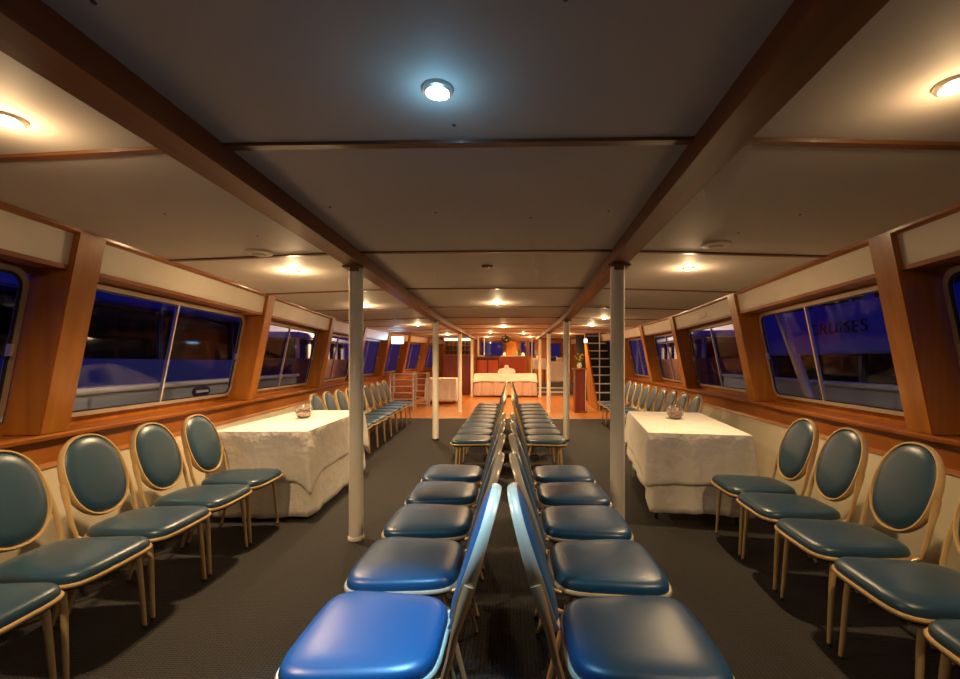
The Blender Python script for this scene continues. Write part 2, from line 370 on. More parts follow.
downlight(1.55, 3.75, 'warm downlight over the white table at the right', 'warm', 34)
downlight(-.2, 3.74, 'unlit dark lamp on the centre ceiling above the chair rows', 'off', 0)
downlight(-.18, 6.05, 'warm downlight on the centre ceiling over the far chair rows', 'warm', 55)
downlight(-2.08, 6.1, 'warm downlight half hidden by the nearest left post', 'warm', 50)
downlight(1.75, 8.0, 'warm downlight nearer of the two before the dark stairs', 'warm', 50)
downlight(-2.08, 9.6, 'warm downlight left of the second left post', 'warm', 45)
downlight(1.86, 9.8, 'warm downlight farther of the two before the dark stairs', 'warm', 45)
downlight(-.17, 10.6, 'warm downlight on the centre ceiling above the plank floor', 'warm', 56, col=WARM2)
downlight(-.6, 13.2, 'small warm downlight left of the hanging dark fitting', 'warm', 36, col=WARM2)
downlight(.45, 14.0, 'small warm downlight right of the hanging dark fitting', 'warm', 36, col=WARM2)
downlight(1.75, 13.6, 'small warm downlight above the dark lectern', 'warm', 60, col=WARM2)
downlight(-2.1, 14.2, 'small warm downlight above the draped table at far left', 'warm', 60, col=WARM2)
downlight(-.9, 16.8, 'small warm downlight over the bar shelves', 'warm', 44, col=WARM2)
downlight(.8, 17.0, 'small warm downlight over the red bar counter', 'warm', 56, col=WARM2)
for x, y, l in ((-1.86, 3.12, 'round white vent on the left ceiling panel'), (1.43, 3.0, 'round white vent on the right ceiling panel')):
    t = thing('ceiling_vent', l, 'ceiling vent', (x, y, ceilz(x, y) - .002), 0, 'round ceiling vents')
    MB().lathe((0, 0, 0), [(.095, 0), (.09, -.012), (.06, -.02)], 28).build('vent_cover', M['cream'], t, smooth=True)
    MB().lathe((0, 0, 0), [(.05, -.018), (.045, -.026), (.01, -.028)], 24).build('vent_core', M['lower'], t, smooth=True)
sc_pts = [(-.98, .98), (-.44, .98), (.13, 1.0), (-.42, 2.4), (.12, 2.5), (-.98, 2.3), (.55, 2.4), (-.7, 4.1), (.5, 4.3), (-1.9, 2.3), (-1.65, 2.75), (1.6, 2.4), (1.45, 2.75), (-.2, 1.52), (-.4, 5.6), (.4, 5.5), (-1.8, 5.2), (1.7, 5.4)]
mb = MB()
for x, y in sc_pts: mb.lathe((x, y, ceilz(x, y)), [(.007, .001), (.006, -.003)], 10)
tag(mb.build('ceiling_screws', M['screw']), 'small dark screw heads and marks scattered over the pale ceiling panels', 'screws', kind='stuff')

# ------------------------------------------------------------------ chairs
BO = 0
def oval_pts(hw, hh, n, z0=.722, y0=.286, slope=.32, off=0.0):
    out = []
    nv = Vector((0, 1, -slope)).normalized()
    for k in range(n):
        t = 2 * PI * k / n; ex = 2 / 2.25
        c, s_ = math.cos(t), math.sin(t)
        x = hw * math.copysign(abs(c) ** ex, c); dz = hh * math.copysign(abs(s_) ** ex, s_)
        out.append(Vector((x, BO + y0 + slope * dz, z0 + dz)) + nv * off)
    return out
SW, SD, SO = .222, .215, 0
def seat_outline(sc, z, n=40, dx=0):
    out = []
    for k in range(n):
        t = 2 * PI * k / n; ex = 2 / 4.6
        c, s_ = math.cos(t), math.sin(t)
        x = math.copysign(abs(c) ** ex, c); y = math.copysign(abs(s_) ** ex, s_)
        w = SW - .022 * y
        out.append(Vector((x * (w - dx) * sc, SO + y * (SD - dx) * sc, z)))
    return out
def make_chair(name, label, vin, fr, upr, sw, sd, bo):
    global SW, SD, SO, BO
    BO = bo
    SW, SD, SO = sw, sd, .215 - sd
    t = thing(name, label, 'chair')
    m = MB(); m.rings([seat_outline(1, .428), seat_outline(1.0, .445), seat_outline(.985, .458), seat_outline(.95, .468), seat_outline(.86, .475), seat_outline(.6, .480), seat_outline(.2, .482)])
    m.build('seat', M[vin], t, smooth=True)
    m = MB(); m.tube(seat_outline(1.01, .424), [(.010, .009)] * 40, 8, closed=True, flat=(0, 0, 1)); m.build('seat_trim', M[fr], t, smooth=True)
    m = MB(); m.rings([seat_outline(.97, .402), seat_outline(.97, .428)]); m.build('seat_pan', M['black'], t)
    m = MB(); m.rings([oval_pts(.05, .07, 36, off=-.030), oval_pts(.12, .155, 36, off=-.028), oval_pts(.155, .195, 36, off=-.022), oval_pts(.170, .210, 36, off=-.008), oval_pts(.170, .210, 36, off=.008), oval_pts(.14, .18, 36, off=.016), oval_pts(.05, .07, 36, off=.018)])
    m.build('backrest', M[vin], t, smooth=True)
    m = MB(); pts = oval_pts(.179, .219, 48)
    w = []
    for p in pts:
        q = 1 - min(1, abs((p.z - .70) / .16)); w.append((.018 + .006 * q, .0095))
    m.tube(pts, w, 8, closed=True, flat=Vector((0, 1, -.32)).normalized()); m.build('back_hoop', M[fr], t, smooth=True)
    for s in (-1, 1):
        m = MB()
        m.tube([(s * .150, .10, .412), (s * .178, .17 + bo * .7, .414), (s * .190, .208 + bo, .432), (s * .196, .228 + bo, .50), (s * .196, .245 + bo, .58), (s * .190, .270 + bo, .66), (s * .186, .286 + bo, .71)],
               [.010, .0105, .011, .012, (.013, .012), (.019, .011), (.018, .008)], 8, flat=(0, 1, 0)); m.build('back_upright', M[upr], t, smooth=True)
        m = MB(); m.tube([(s * .186, -.172, .415), (s * .190, -.185, .30), (s * .200, -.205, .012)], [.0155, .014, .0095], 10)
        lg = m.build('leg', M[fr], t, smooth=True)
        m = MB(); m.lathe((s * .2003, -.2055, 0), [(.011, 0), (.011, .014)], 10); m.build('rubber_foot', M['rubber'], lg)
        m = MB(); m.tube([(s * .165, .150, .415), (s * .176, .182, .30), (s * .192, .262, .012)], [.0135, .0125, .0095], 10)
        lg = m.build('leg', M[upr], t, smooth=True)
        m = MB(); m.lathe((s * .1923, .2625, 0), [(.011, 0), (.011, .014)], 10); m.build('rubber_foot', M['rubber'], lg)
    return t
protos = {'c': make_chair('banquet_chair', '', 'vinyl', 'frame2', 'bronze', .230, .238, .036), 'w': make_chair('banquet_chair', '', 'vinyl2', 'frame', 'frame', .211, .240, 0),
          'f': make_chair('banquet_chair', '', 'vinyl2', 'frame', 'frame', .216, .238, .018)}
used = set()
def chair(kind, x, y, rz, label, group):
    loc = (x, y, sheer(y)); p = protos[kind]
    if kind not in used:
        used.add(kind); p.location = loc; p.rotation_euler = (0, 0, rz); p['label'] = label; p['group'] = group; return p
    return dup(p, loc, rz, label, group)
NTH = ['nearest', 'second', 'third', 'fourth', 'fifth', 'sixth', 'seventh', 'eighth', 'farthest']
R90 = PI / 2
for i, y in enumerate((1.43, 1.95, 2.47, 2.99, 3.51)):
    nth = NTH[i] if i < 4 else 'fifth and last'
    look = ['vivid blue vinyl chair lit by the cool lamp', 'blue vinyl chair', 'dark blue vinyl chair', 'dark vinyl chair', 'dark vinyl chair'][i]
    chair('c', -.435 + random.uniform(-.006, .006), y, -R90 + random.uniform(-.02, .02), '%s, %s in the near left-facing centre row' % (look, nth), 'near centre row of chairs facing left')
for i, y in enumerate((1.43, 1.95, 2.47, 2.99, 3.51)):
    nth = NTH[i] if i < 4 else 'fifth and last'
    look = ['deep blue vinyl chair, large in front', 'deep blue vinyl chair', 'dark blue vinyl chair', 'dark vinyl chair', 'dark vinyl chair'][i]
    chair('c', .405 + random.uniform(-.006, .006), y, R90 + random.uniform(-.02, .02), '%s, %s in the near right-facing centre row' % (look, nth), 'near centre row of chairs facing right')
for i in range(9):
    y = 5.08 + .503 * i
    chair('f', -.432 + random.uniform(-.006, .006), y, -R90, 'chair facing left in the far centre row, %s of its nine' % NTH[i], 'far centre row of chairs facing left')
    chair('f', .402 + random.uniform(-.006, .006), y, R90, 'chair facing right in the far centre row, %s of its nine' % NTH[i], 'far centre row of chairs facing right')
# along the windows, near the camera (backs to the wall)
NW = ['nearest, with its back out of frame', 'second from the camera, back cut by the left edge', 'third from the camera', 'fourth from the camera', 'fifth from the camera, next to the white table']
for i, y in enumerate((1.475, 1.941, 2.408, 2.874, 3.341)):
    xf = -1.81 - .057 * (y - 1.5) if i else -1.80
    chair('w', xf - .24, y, R90 + .03, 'round-backed chair against the left wall, %s' % NW[i], 'chairs against the left wall by the camera')
NW = ['nearest, back cut by the right edge', 'second from the camera, its back in full', 'third from the camera', 'fourth from the camera', 'fifth from the camera, next to the white table']
for i, y in enumerate((1.31, 1.79, 2.28, 2.77, 3.23)):
    xf = 1.425 + .085 * (y - 1.31)
    chair('w', xf + .245, y, -R90 - .07, 'round-backed chair against the right wall, %s' % NW[i], 'chairs against the right wall by the camera')
for i in range(9):
    y = 5.62 + .466 * i
    chair('w', -2.27 - .045 * (y - 5.6), y, R90 + .02, 'chair along the left windows beyond the white table, %s of its nine' % NTH[i], 'chairs along the left wall beyond the table')
    chair('w', 2.10 + .04 * (y - 5.6), y, -R90 - .02, 'chair along the right windows beyond the white table, %s of its nine' % NTH[i], 'chairs along the right wall beyond the table')

# ------------------------------------------------------------------ draped tables
def drape(name, label, loc, rz, w, l, ztop, hang, corner=.0, flare=.03, folds=26, amp=.012, seed=1, m='cloth', group=None, parent=None, N=144):
    rnd = random.Random(seed); mb = MB()
    ph = [rnd.uniform(0, 6.28) for _ in range(6)]
    def out(off):
        pts = []; r = .02 + max(0, off); hw, hl = w / 2, l / 2
        # rounded rectangle by arc length weights
        for k in range(N):
            q, f = divmod(k, N // 4); f /= (N // 4)
            cx, cy = [(hw, hl), (-hw, hl), (-hw, -hl), (hw, -hl)][q]; nx, ny = [(-hw, hl), (-hw, -hl), (hw, -hl), (hw, hl)][q]
            a0 = PI / 4 + q * PI / 2
            if f < .08: a = a0 + f / .08 * PI / 4; b = (cx, cy)
            elif f > .92: a = a0 + PI / 4 + (f - .92) / .08 * PI / 4; b = (nx, ny)
            else: g = (f - .08) / .84; a = a0 + PI / 4; b = (cx + (nx - cx) * g, cy + (ny - cy) * g)
            pts.append((b[0], b[1], a, f, q))
        return pts
    base = out(0); rs = [[Vector((b[0] * .02, b[1] * .02, ztop)) for b in base], [Vector((b[0] * .6, b[1] * .6, ztop)) for b in base], [Vector((b[0] * .985, b[1] * .985, ztop)) for b in base]]
    K = 14
    for k in range(K + 1):
        u = k / K; ring = []
        for i, (bx, by, a, f, q) in enumerate(base):
            h = hang[q] if isinstance(hang, (list, tuple)) else hang
            h2 = hang[(q + 1) % 4] if isinstance(hang, (list, tuple)) else hang
            h1 = hang[(q - 1) % 4] if isinstance(hang, (list, tuple)) else hang
            # q = side index after corner q; blend hang near corners
            if f < .08: h = (h + h1) / 2 + (h - h1) / 2 * (f / .08)
            elif f > .92: h = (h + h2) / 2 + (h - h2) / 2 * (1 - f) / .08
            near = max(0, 1 - min(f, 1 - f) / .2)
            h = h + corner * near ** 1.3
            t = 2 * PI * i / N
            wave = math.sin(folds * t + ph[0] + 1.6 * math.sin(3 * t + ph[3])) * .6 + math.sin(folds * .53 * t + ph[1]) * .4 + .3 * math.sin(folds * 1.9 * t + ph[2])
            off = .004 + flare * u ** .8 + amp * wave * u ** .9 + (.035 * corner / .15 * near * math.sin(u * PI * .7) if corner else 0)
            off = max(off, .003)
            z = ztop - h * u - (0 if k else 0.0)
            if k == 0: z = ztop - .002; off = .002
            z += .006 * math.sin(5 * t + ph[4]) * u
            ring.append(Vector((bx + math.cos(a) * off, by + math.sin(a) * off, z)))
        rs.append(ring)
    mb.rings(rs, True, True, False)
    o = mb.build(name, M[m], parent, smooth=True)
    o.location = loc; o.rotation_euler = (0, 0, rz)
    if label: tag(o, label, 'tablecloth', group)
    sm = o.modifiers.new('thickness', 'SOLIDIFY'); sm.thickness = .002; sm.offset = 0
    return o
def table(label, loc, rz, w, l, h=.755):
    t = thing('folding_table', label, 'table', loc, rz)
    m = MB(); m.box((0, 0, h - .015), (w - .01, l - .01, .03)); m.build('tabletop', M['wood'], t, bevel=.003)
    for sx in (-1, 1):
        for sy in (-1, 1):
            m = MB(); m.tube([(sx * (w / 2 - .07), sy * (l / 2 - .1), h - .03), (sx * (w / 2 - .07), sy * (l / 2 - .1), 0)], .014, 8); m.build('leg', M['black'], t)
# side order for hang: q0 = +Y side, q1 = -X, q2 = -Y (near), q3 = +X
TLc, TLr = (-2.20, 4.47, 0), .045
table('table under white cloths at the left beside the nearest post', TLc, TLr, .78, 1.62)
drape('tablecloth', 'white cloth reaching the carpet on the left table', TLc, TLr, .785, 1.625, .762, [.70, .70, .735, .735], 0, .03, 14, .012, 3, 'cloth')
drape('tablecloth', 'upper white cloth with a pointed corner on the left table', TLc, TLr, .80, 1.64, .768, [.40, .40, .43, .40], .13, .035, 11, .010, 5, 'cloth')
TRc, TRr = (1.72, 4.42, 0), -.17
table('table under white cloths at the right beside the nearest post', TRc, TRr, .79, 1.62)
drape('tablecloth', 'lower white cloth with a slanting hem on the right table', TRc, TRr, .795, 1.625, .762, [.64, .5, .66, .60], 0, .03, 13, .014, 9, 'cloth')
drape('tablecloth', 'upper white cloth with a fold crease on the right table', TRc, TRr, .81, 1.64, .768, [.38, .36, .42, .38], .06, .035, 11, .010, 12, 'cloth')
def bowl(x, y, z, label):
    t = thing('glass_bowl', label, 'bowl', (x, y, z), 0, 'glass bowls on the side tables')
    pr = [(.035, 0), (.060, .012), (.082, .045), (.088, .075), (.080, .11), (.060, .14), (.056, .14), (.076, .11), (.083, .075), (.077, .047), (.055, .018), (.02, .008)]
    MB().lathe((0, 0, .001), pr, 28).build('glass', M['glassware'], t, smooth=True)
    c = MB()
    rnd = random.Random(3)
    c.lathe((0, 0, .01), [(.03, .002), (.055, .012), (.072, .036), (.074, .06), (.05, .078), (.01, .085)], 20)
    for k in range(26):
        a, r = rnd.uniform(0, 6.28), rnd.uniform(0, .05); c.box((r * math.cos(a), r * math.sin(a), .085 + rnd.uniform(0, .018)), (.022, .016, .006), Matrix.Rotation(rnd.uniform(0, 3), 3, 'X') @ Matrix.Rotation(rnd.uniform(0, 3), 3, 'Z'))
    c.build('potpourri', M['potpourri'], t, label='dried reddish petals')
bowl(-2.20, 4.50, .772, 'round glass bowl on the left white table')
bowl(1.74, 4.55, .772, 'round glass bowl on the right white table')

# ------------------------------------------------------------------ far end of the saloon
def sz(y): return sheer(y)
PF = .40    # height of the raised fore deck
yP = 16.3
mb = MB(); mb.box((.2, (yP + Y1) / 2 + .1, sz(17) + PF / 2 - .02), (5.6, Y1 - yP - .2, PF)); struct(mb.build('platform', M['greystep']))
for k in range(2):
    st = MB(); st.box((1.45, yP - .0 - .3 * (k), sz(16) + (.27 - .135 * k) / 2), (1.5, .3, .27 - .135 * k)); o = struct(st.build('step', M['greystep']))
    st = MB(); st.box((1.45, yP - .15 - .3 * k, sz(16) + (.27 - .135 * k) - .015), (1.5, .02, .035)); st.build('step_nosing', M['white'], o)
# bulkhead at the bow, built as framed panels round its windows
yb = 18.3; zf = sz(yb)
wall_f = MB()
wins = [(-1.25, -.30, 1.42, 2.05), (.45, 1.05, 1.42, 2.05), (1.55, 2.15, 1.30, 1.98), (-2.35, -1.6, 1.35, 2.0)]
def rects(x0, x1, z0, z1, holes):
    holes = sorted(holes); out = []; x = x0
    for a, b, c, d in holes:
        out.append((x, a, z0, z1)); out.append((a, b, z0, c)); out.append((a, b, d, z1)); x = b
    out.append((x, x1, z0, z1)); return out
for a, b, c, d in rects(-3.0, 3.0, 0, 2.35, [(p, q, r + .0, t) for p, q, r, t in wins]):
    wall_f.box(((a + b) / 2, yb, (c + d) / 2 + zf), (b - a, .08, d - c))
wf = struct(wall_f.build('wall_front', M['wood_v']))
for p, q, r, t_ in wins:
    wroot = bpy.data.objects.new('window_%d' % wn, None); COL.objects.link(wroot); struct(wroot); wn += 1
    m = MB()
    for c, d in ((((p + q) / 2, yb - .05, r + zf), (q - p + .08, .05, .05)), (((p + q) / 2, yb - .05, t_ + zf), (q - p + .08, .05, .05)), ((p, yb - .05, (r + t_) / 2 + zf), (.05, .05, t_ - r)), ((q, yb - .05, (r + t_) / 2 + zf), (.05, .05, t_ - r))): m.box(c, d)
    m.build('window_frame', M['wood_dark'], wroot)
    m = MB(); m.box(((p + q) / 2, yb, (r + t_) / 2 + zf), (q - p, .01, t_ - r)); m.build('pane', M['pane'], wroot)
# cream cornice beam across the far end
mb = MB(); mb.box((-.1, 17.9, ceilz(0, 17.9) - .06), (5.0, .1, .12)); struct(mb.build('trim_%d' % tn, M['wood'])); tn += 1
# bar counter on the raised deck
t = thing('bar_counter', 'orange-red timber bar counter at the far end behind the skirted table', 'bar counter', (.12, 17.2, sz(17) + PF - .02))
m = MB(); m.box((0, 0, .52), (.98, .5, 1.04)); m.build('counter_front', M['redwood'], t, bevel=.01)
m = MB(); m.box((0, -.03, 1.06), (1.0, .62, .05)); m.build('countertop', M['cream'], t, bevel=.01)
for k in range(3):
    m = MB(); m.box((-.32 + .32 * k, -.262, .55), (.26, .02, .8)); m.build('panel', M['redwood'], t, bevel=.006)
for i, (x, hgt, mt, l) in enumerate(((-.22, .14, 'white', 'small white stacked dishes on the bar counter left end'), (.25, .22, 'leaf', 'green bottle on the bar counter'), (.38, .25, 'bottle', 'dark bottle on the bar counter'), (.52, .12, 'wax', 'cream pot on the bar counter right end'))):
    m = MB(); m.lathe((0, 0, 0), [(.05, 0), (.055, .03), (.05, hgt * .6), (.02, hgt * .75), (.018, hgt), (.01, hgt)], 14)
    o = m.build(['dish_stack', 'bottle', 'bottle', 'pot'][i], M[mt], smooth=True); o.location = (x, 17.15, sz(17) + PF + 1.067); tag(o, l, ['dishes', 'bottle', 'bottle', 'pot'][i])
# timber pillar of the bar, and white uprights
t = thing('timber_column', 'broad varnished timber column behind the bar counter', 'column', (.06, 17.7, sz(17.7) + PF))
m = MB(); m.box((0, 0, .83), (.42, .2, 1.66)); m.build('shaft', M['wood_v'], t, bevel=.01)
m = MB(); m.box((0, 0, .03), (.48, .26, .06)); m.build('base', M['wood_dark'], t)
t = thing('timber_column', 'narrow dark timber column at the right end of the bar counter', 'column', (.70, 16.8, sz(17) + PF - .02))
m = MB(); m.box((0, 0, .87), (.12, .14, 1.74)); m.build('shaft', M['wood_v'], t, bevel=.01)
m = MB(); m.box((0, 0, .03), (.17, .19, .06)); m.build('base', M['wood_dark'], t)
t = thing('white_door_frame', 'white U-shaped frame left of the bow window', 'frame', (-1.10, 16.5, sz(16.5) + 1.46))
for k, x in enumerate((-.13, .10)):
    m = MB(); m.box((x, 0, .36), (.06 if k == 0 else .045, .05, .76)); m.build('upright', M['white'], t, bevel=.004)
m = MB(); m.box((-.01, 0, .0), (.28, .05, .05)); m.build('sill', M['white'], t)
t2 = thing('low_cabinet', 'dark red cabinet under the white frame behind the skirted table', 'cabinet', (-.87, 16.75, sz(16.7) + PF - .02))
m = MB(); m.box((0, 0, .5), (.88, .5, 1.0)); m.build('body', M['redpaint'], t2, bevel=.01)
m = MB(); m.box((0, -.02, 1.015), (.9, .54, .03)); m.build('top', M['wood'], t2)
for x in (-.22, .22):
    m = MB(); m.box((x, -.26, .5), (.38, .02, .82)); d_ = m.build('door', M['redwood'], t2, bevel=.004)
# left: red panelled servery with lit bottle shelves
y = 15.9; z0 = sz(y)
t = thing('servery', 'dark red servery with bottle shelves at the far left of the plank floor', 'servery', (-1.95, y + .35, z0))
m = MB(); m.box((0, 0, .74), (1.15, .45, 1.48)); m.build('front', M['redpaint'], t, bevel=.01)
m = MB(); m.box((0, -.02, 1.5), (1.22, .52, .04)); m.build('countertop', M['wood'], t)
m = MB(); m.box((0, .19, 1.83), (1.15, .03, .62)); m.build('back_board', M['wood_dark'], t)
for z in (1.70, 1.88):
    m = MB(); m.box((.0, .08, z), (1.10, .18, .02)); m.build('shelf', M['wood_v'], t)
for x in (-.57, .57):
    m = MB(); m.box((x, .07, 1.82), (.03, .22, .62)); m.build('side_panel', M['wood_v'], t)
m = MB(); m.box((0, -.0, 2.10), (1.12, .06, .09)); m.build('lamp_strip', M['strip_light'], t, label='glowing cream light strip')
bt = None
for r_, z in enumerate((1.522, 1.712, 1.892)):
    for k in range(7):
        o = None
        x = -1.95 - .45 + .15 * k; zz = z0 + z
        row = ['on the servery counter', 'on the lower servery shelf', 'on the upper servery shelf'][r_]
        lab = 'dark bottle %s, %s from the left' % (row, ['first', 'second', 'third', 'fourth', 'fifth', 'sixth', 'seventh'][k])
        if bt is None:
            m = MB(); m.lathe((0, 0, 0), [(.032, 0), (.034, .08), (.014, .11), (.012, .15)], 12); bt = m.build('bottle', M['bottle'], smooth=True); o = bt
        else: o = bt.copy(); COL.objects.link(o)
        o.location = (x, y + .42, zz); tag(o, lab, 'bottle', 'bottles on the servery')
# skirted centre table with a white bundle
yc = 15.2; zc = sz(yc)
t = thing('buffet_table', 'long skirted buffet table in the middle of the far floor', 'table', (-.17, yc + .4, zc))
m = MB(); m.box((0, 0, .80), (2.16, .7, .03)); m.build('tabletop', M['wood'], t)
for sx in (-1, 1):
    for sy in (-1, 1):
        m = MB(); m.tube([(sx * .98, sy * .28, .79), (sx * .98, sy * .28, 0)], .016, 8); m.build('leg', M['black'], t)
drape('table_skirt', None, (-.17, yc + .4, zc), 0, 2.17, .71, .818, .78, 0, .03, 30, .045, 21, 'skirt', N=480)
o = bpy.data.objects['table_skirt']; tag(o, 'pleated cream skirt around the long buffet table', 'table skirt')
drape('tablecloth', 'white overcloth on the long buffet table', (-.17, yc + .4, zc), 0, 2.20, .74, .826, [.22, .28, .27, .28], .05, .03, 16, .008, 23, 'cloth')
mb = MB(); rs = []
for r, z in ((.30, 0), (.32, .04), (.31, .11), (.25, .17), (.10, .20), (.075, .25), (.08, .29), (.03, .31)):
    rs.append([Vector((r * (1 + .05 * math.sin(5 * 2 * PI * k / 32 + z * 9)) * math.cos(2 * PI * k / 32), r * .6 * math.sin(2 * PI * k / 32), z)) for k in range(32)])
mb.rings(rs); o = mb.build('covered_dish', M['cloth'], smooth=True); o.location = (-.13, yc + .38, zc + .832); tag(o, 'white cloth-covered mound on the long buffet table', 'covered dish')
# left far draped table
yl = 13.0
table('small draped table in front of the red servery', (-2.12, yl + .4, sz(yl)), 0, .9, .7)
drape('tablecloth', 'white cloth on the table in front of the red servery', (-2.12, yl + .4, sz(yl + .0)), 0, .92, .72, .79, .66, .05, .03, 20, .015, 31, 'cloth')
# silver rack of tubes
def rack(x, y, label, w=.62, h=.98, d=.3):
    t = thing('tubular_rack', label, 'rack', (x, y, sz(y)), 0, 'silver tubular racks')
    for sx in (-1, 1):
        m = MB(); m.tube([(sx * w / 2, -d / 2, 0), (sx * w / 2, -d / 2, h - .04), (sx * w / 2, -d / 2 + .04, h), (sx * w / 2, d / 2 - .04, h), (sx * w / 2, d / 2, h - .04), (sx * w / 2, d / 2, 0)], .019, 8); m.build('side_frame', M['chrome'], t, smooth=True)
    for z in (.1, .28, .46, .64, .82, h):
        m = MB(); m.tube([(-w / 2, -d / 2, z), (w / 2, -d / 2, z)], .017, 8); m.build('rail', M['chrome'], t, smooth=True)
    m = MB(); m.tube([(-w / 2 + .12, -d / 2, .46), (-w / 2 + .12, -d / 2, h)], .015, 8); m.build('divider', M['chrome'], t)
    return t
rack(-3.0, 11.9, 'silver tubular rack below the blue-white wall lamp', .64)
rack(-2.62, 12.5, 'silver tubular rack beside the far left draped table', .42)
# blue-white lamp on the left wall, and its glow
t = thing('bulkhead_lamp', 'blue-white rectangular lamp high on the far left wall', 'wall lamp', (-3.12, 11.75, sz(11.75) + 1.86))
m = MB(); m.box((0, .03, .06), (.36, .05, .22)); m.build('housing', M['white'], t, bevel=.01)
m = MB(); m.box((0, -.005, .06), (.32, .03, .18)); m.build('diffuser', M['tube_light'], t, bevel=.008)
ld = bpy.data.lights.new('bulkhead_glow', 'AREA'); ld.energy = .5; ld.color = COOL; ld.size = .3; ld.shape = 'RECTANGLE'; ld.size_y = .16
lo = bpy.data.objects.new('bulkhead_glow', ld); COL.objects.link(lo); lo.parent = t; lo.location = (0, -.05, .06); lo.rotation_euler = (-PI / 2 * 1.0, 0, 0); lo.rotation_euler = (PI / 2 , 0, PI) if False else (-PI / 2, 0, 0)
t = thing('ceiling_batten_lamp', 'long white batten lamp fixed below the far left ceiling', 'ceiling light', (-2.35, 11.9, ceilz(-2.35, 11.9)))
m = MB(); m.box((0, 0, -.02), (.8, .08, .04)); m.build('housing', M['white'], t, bevel=.005)
m = MB(); m.box((0, 0, -.05), (.76, .05, .025)); m.build('diffuser', M['cream'], t, bevel=.005)
# right: stairs going up
yS = 11.65; t = thing('companion_stair', 'steep dark stairs with white nosings beside the nearest right post', 'stairs', (0, 0, 0))
xs0, xs1 = 2.37, 2.98
t.location = ((xs0 + xs1) / 2, yS, sz(yS)); hw = (xs1 - xs0) / 2
for k in range(1, 10):
    m = MB(); m.box((0, .2 * k + .1, .24 * k - .02 * 1), (hw * 2, .22, .03)); tr_ = m.build('tread', M['black'], t)
    m = MB(); m.box((0, .2 * k - .015, .24 * k - .02), (hw * 2, .012, .034)); m.build('nosing', M['white'], tr_, label='white nosing')
    m = MB(); m.box((0, .2 * k + .205, .24 * k + .1), (hw * 2, .01, .24)); m.build('riser', M['black'], t)
for s, mt in ((-1, 'wood_v'), (1, 'black')):
    m = MB(); m.rings([[Vector((s * hw + dx, -.12 + a, 0 + b)) for a, b in ((0, 0), (.28, 0), (2.12, 2.24), (1.84, 2.24))] for dx in (-.02, .02)]) if s > 0 else m.rings([[Vector((s * hw + dx, a, b)) for a, b in ((-.12, 0), (1.3, 0), (2.0, 2.24), (1.84, 2.24))] for dx in (-.02, .02)]); m.build('stringer', M[mt], t)
m = MB(); m.tube([(-hw + .03, -.14, 0), (-hw + .03, -.14, 2.2)], .014, 10); m.build('handrail_post', M['chrome'], t, smooth=True)
# black board standing in for the darkness of the stairwell opening
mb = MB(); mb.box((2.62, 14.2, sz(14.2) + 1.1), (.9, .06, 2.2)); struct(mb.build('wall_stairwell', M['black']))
# lectern with flowers
t = thing('lectern', 'tall dark wooden lectern before the orange stair side', 'lectern', (1.84, 11.4, sz(11.4)), 0)
m = MB(); m.box((0, 0, .57), (.26, .34, 1.10)); m.build('body', M['redpaint'], t, bevel=.01)
m = MB(); m.box((0, 0, 1.14), (.34, .42, .04)); m.build('top', M['wood'], t, bevel=.005)
m = MB(); m.box((0, 0, .02), (.34, .42, .04)); m.build('base', M['wood_dark'], t, bevel=.005)
m = MB(); m.tube([(.14, -.18, .02), (.14, -.18, 1.12)], .012, 8); m.build('edge_strip', M['chrome'], t)
t = thing('flower_vase', 'yellow flowers with green leaves standing on the dark lectern', 'flowers', (1.84, 11.4, sz(11.4) + 1.161))
MB().lathe((0, 0, 0), [(.05, 0), (.07, .06), (.045, .14), (.055, .16)], 16).build('vase', M['wax'], t, smooth=True)
rnd = random.Random(4); fl = MB(); lf = MB()
for k in range(16):
    a = rnd.uniform(0, 6.28); r = rnd.uniform(.02, .13); z = rnd.uniform(.2, .38)
    fl.lathe((r * math.cos(a), r * math.sin(a), z), [(.005, -.02), (.03, 0), (.02, .02), (.004, .024)], 8)
    a = rnd.uniform(0, 6.28); r = rnd.uniform(.05, .17); z = rnd.uniform(.15, .36)
    lf.tube([(0, 0, .14), (r * .5 * math.cos(a), r * .5 * math.sin(a), z * .8), (r * math.cos(a), r * math.sin(a), z)], [.004, .014, .002], 6)
fl.build('blooms', M['yellow'], t); lf.build('leaves', M['leaf'], t)
# right rear: draped stands
def stand(x, y, w, d, z0, h, hang, label, seed, tl):
    t = thing('side_stand', tl, 'stand', (x, y, z0)); m = MB(); m.box((0, 0, h - .02), (w - .03, d - .03, .03)); m.build('top', M['wood'], t)
    for sx in (-1, 1):
        for sy in (-1, 1): m = MB(); m.box((sx * (w / 2 - .05), sy * (d / 2 - .05), (h - .035) / 2), (.04, .04, h - .035)); m.build('leg', M['wood_dark'], t)
    drape('tablecloth', label, (x, y, z0), 0, w, d, h, hang, .03, .02, 18, .012, seed, 'cloth')
stand(1.14, 16.9, .52, .42, sz(16.8) + PF - .02, .97, .42, 'white cloth on the stand right of the bar counter', 41, 'draped stand on the raised deck right of the bar')
stand(1.82, 16.9, .60, .44, sz(16.8) + PF - .02, .86, .78, 'long white cloth on the stand above the grey steps', 43, 'draped stand above the grey steps')
t = thing('carton', 'open cream card box on the stand above the steps', 'box', (1.95, 16.85, sz(16.8) + PF + .845))
m = MB(); m.box((0, 0, .08), (.22, .2, .16)); m.build('body', M['wax'], t, bevel=.004); m = MB(); m.box((-.12, 0, .17), (.12, .2, .01), Matrix.Rotation(.6, 3, 'Y')); m.build('flap', M['wax'], t)
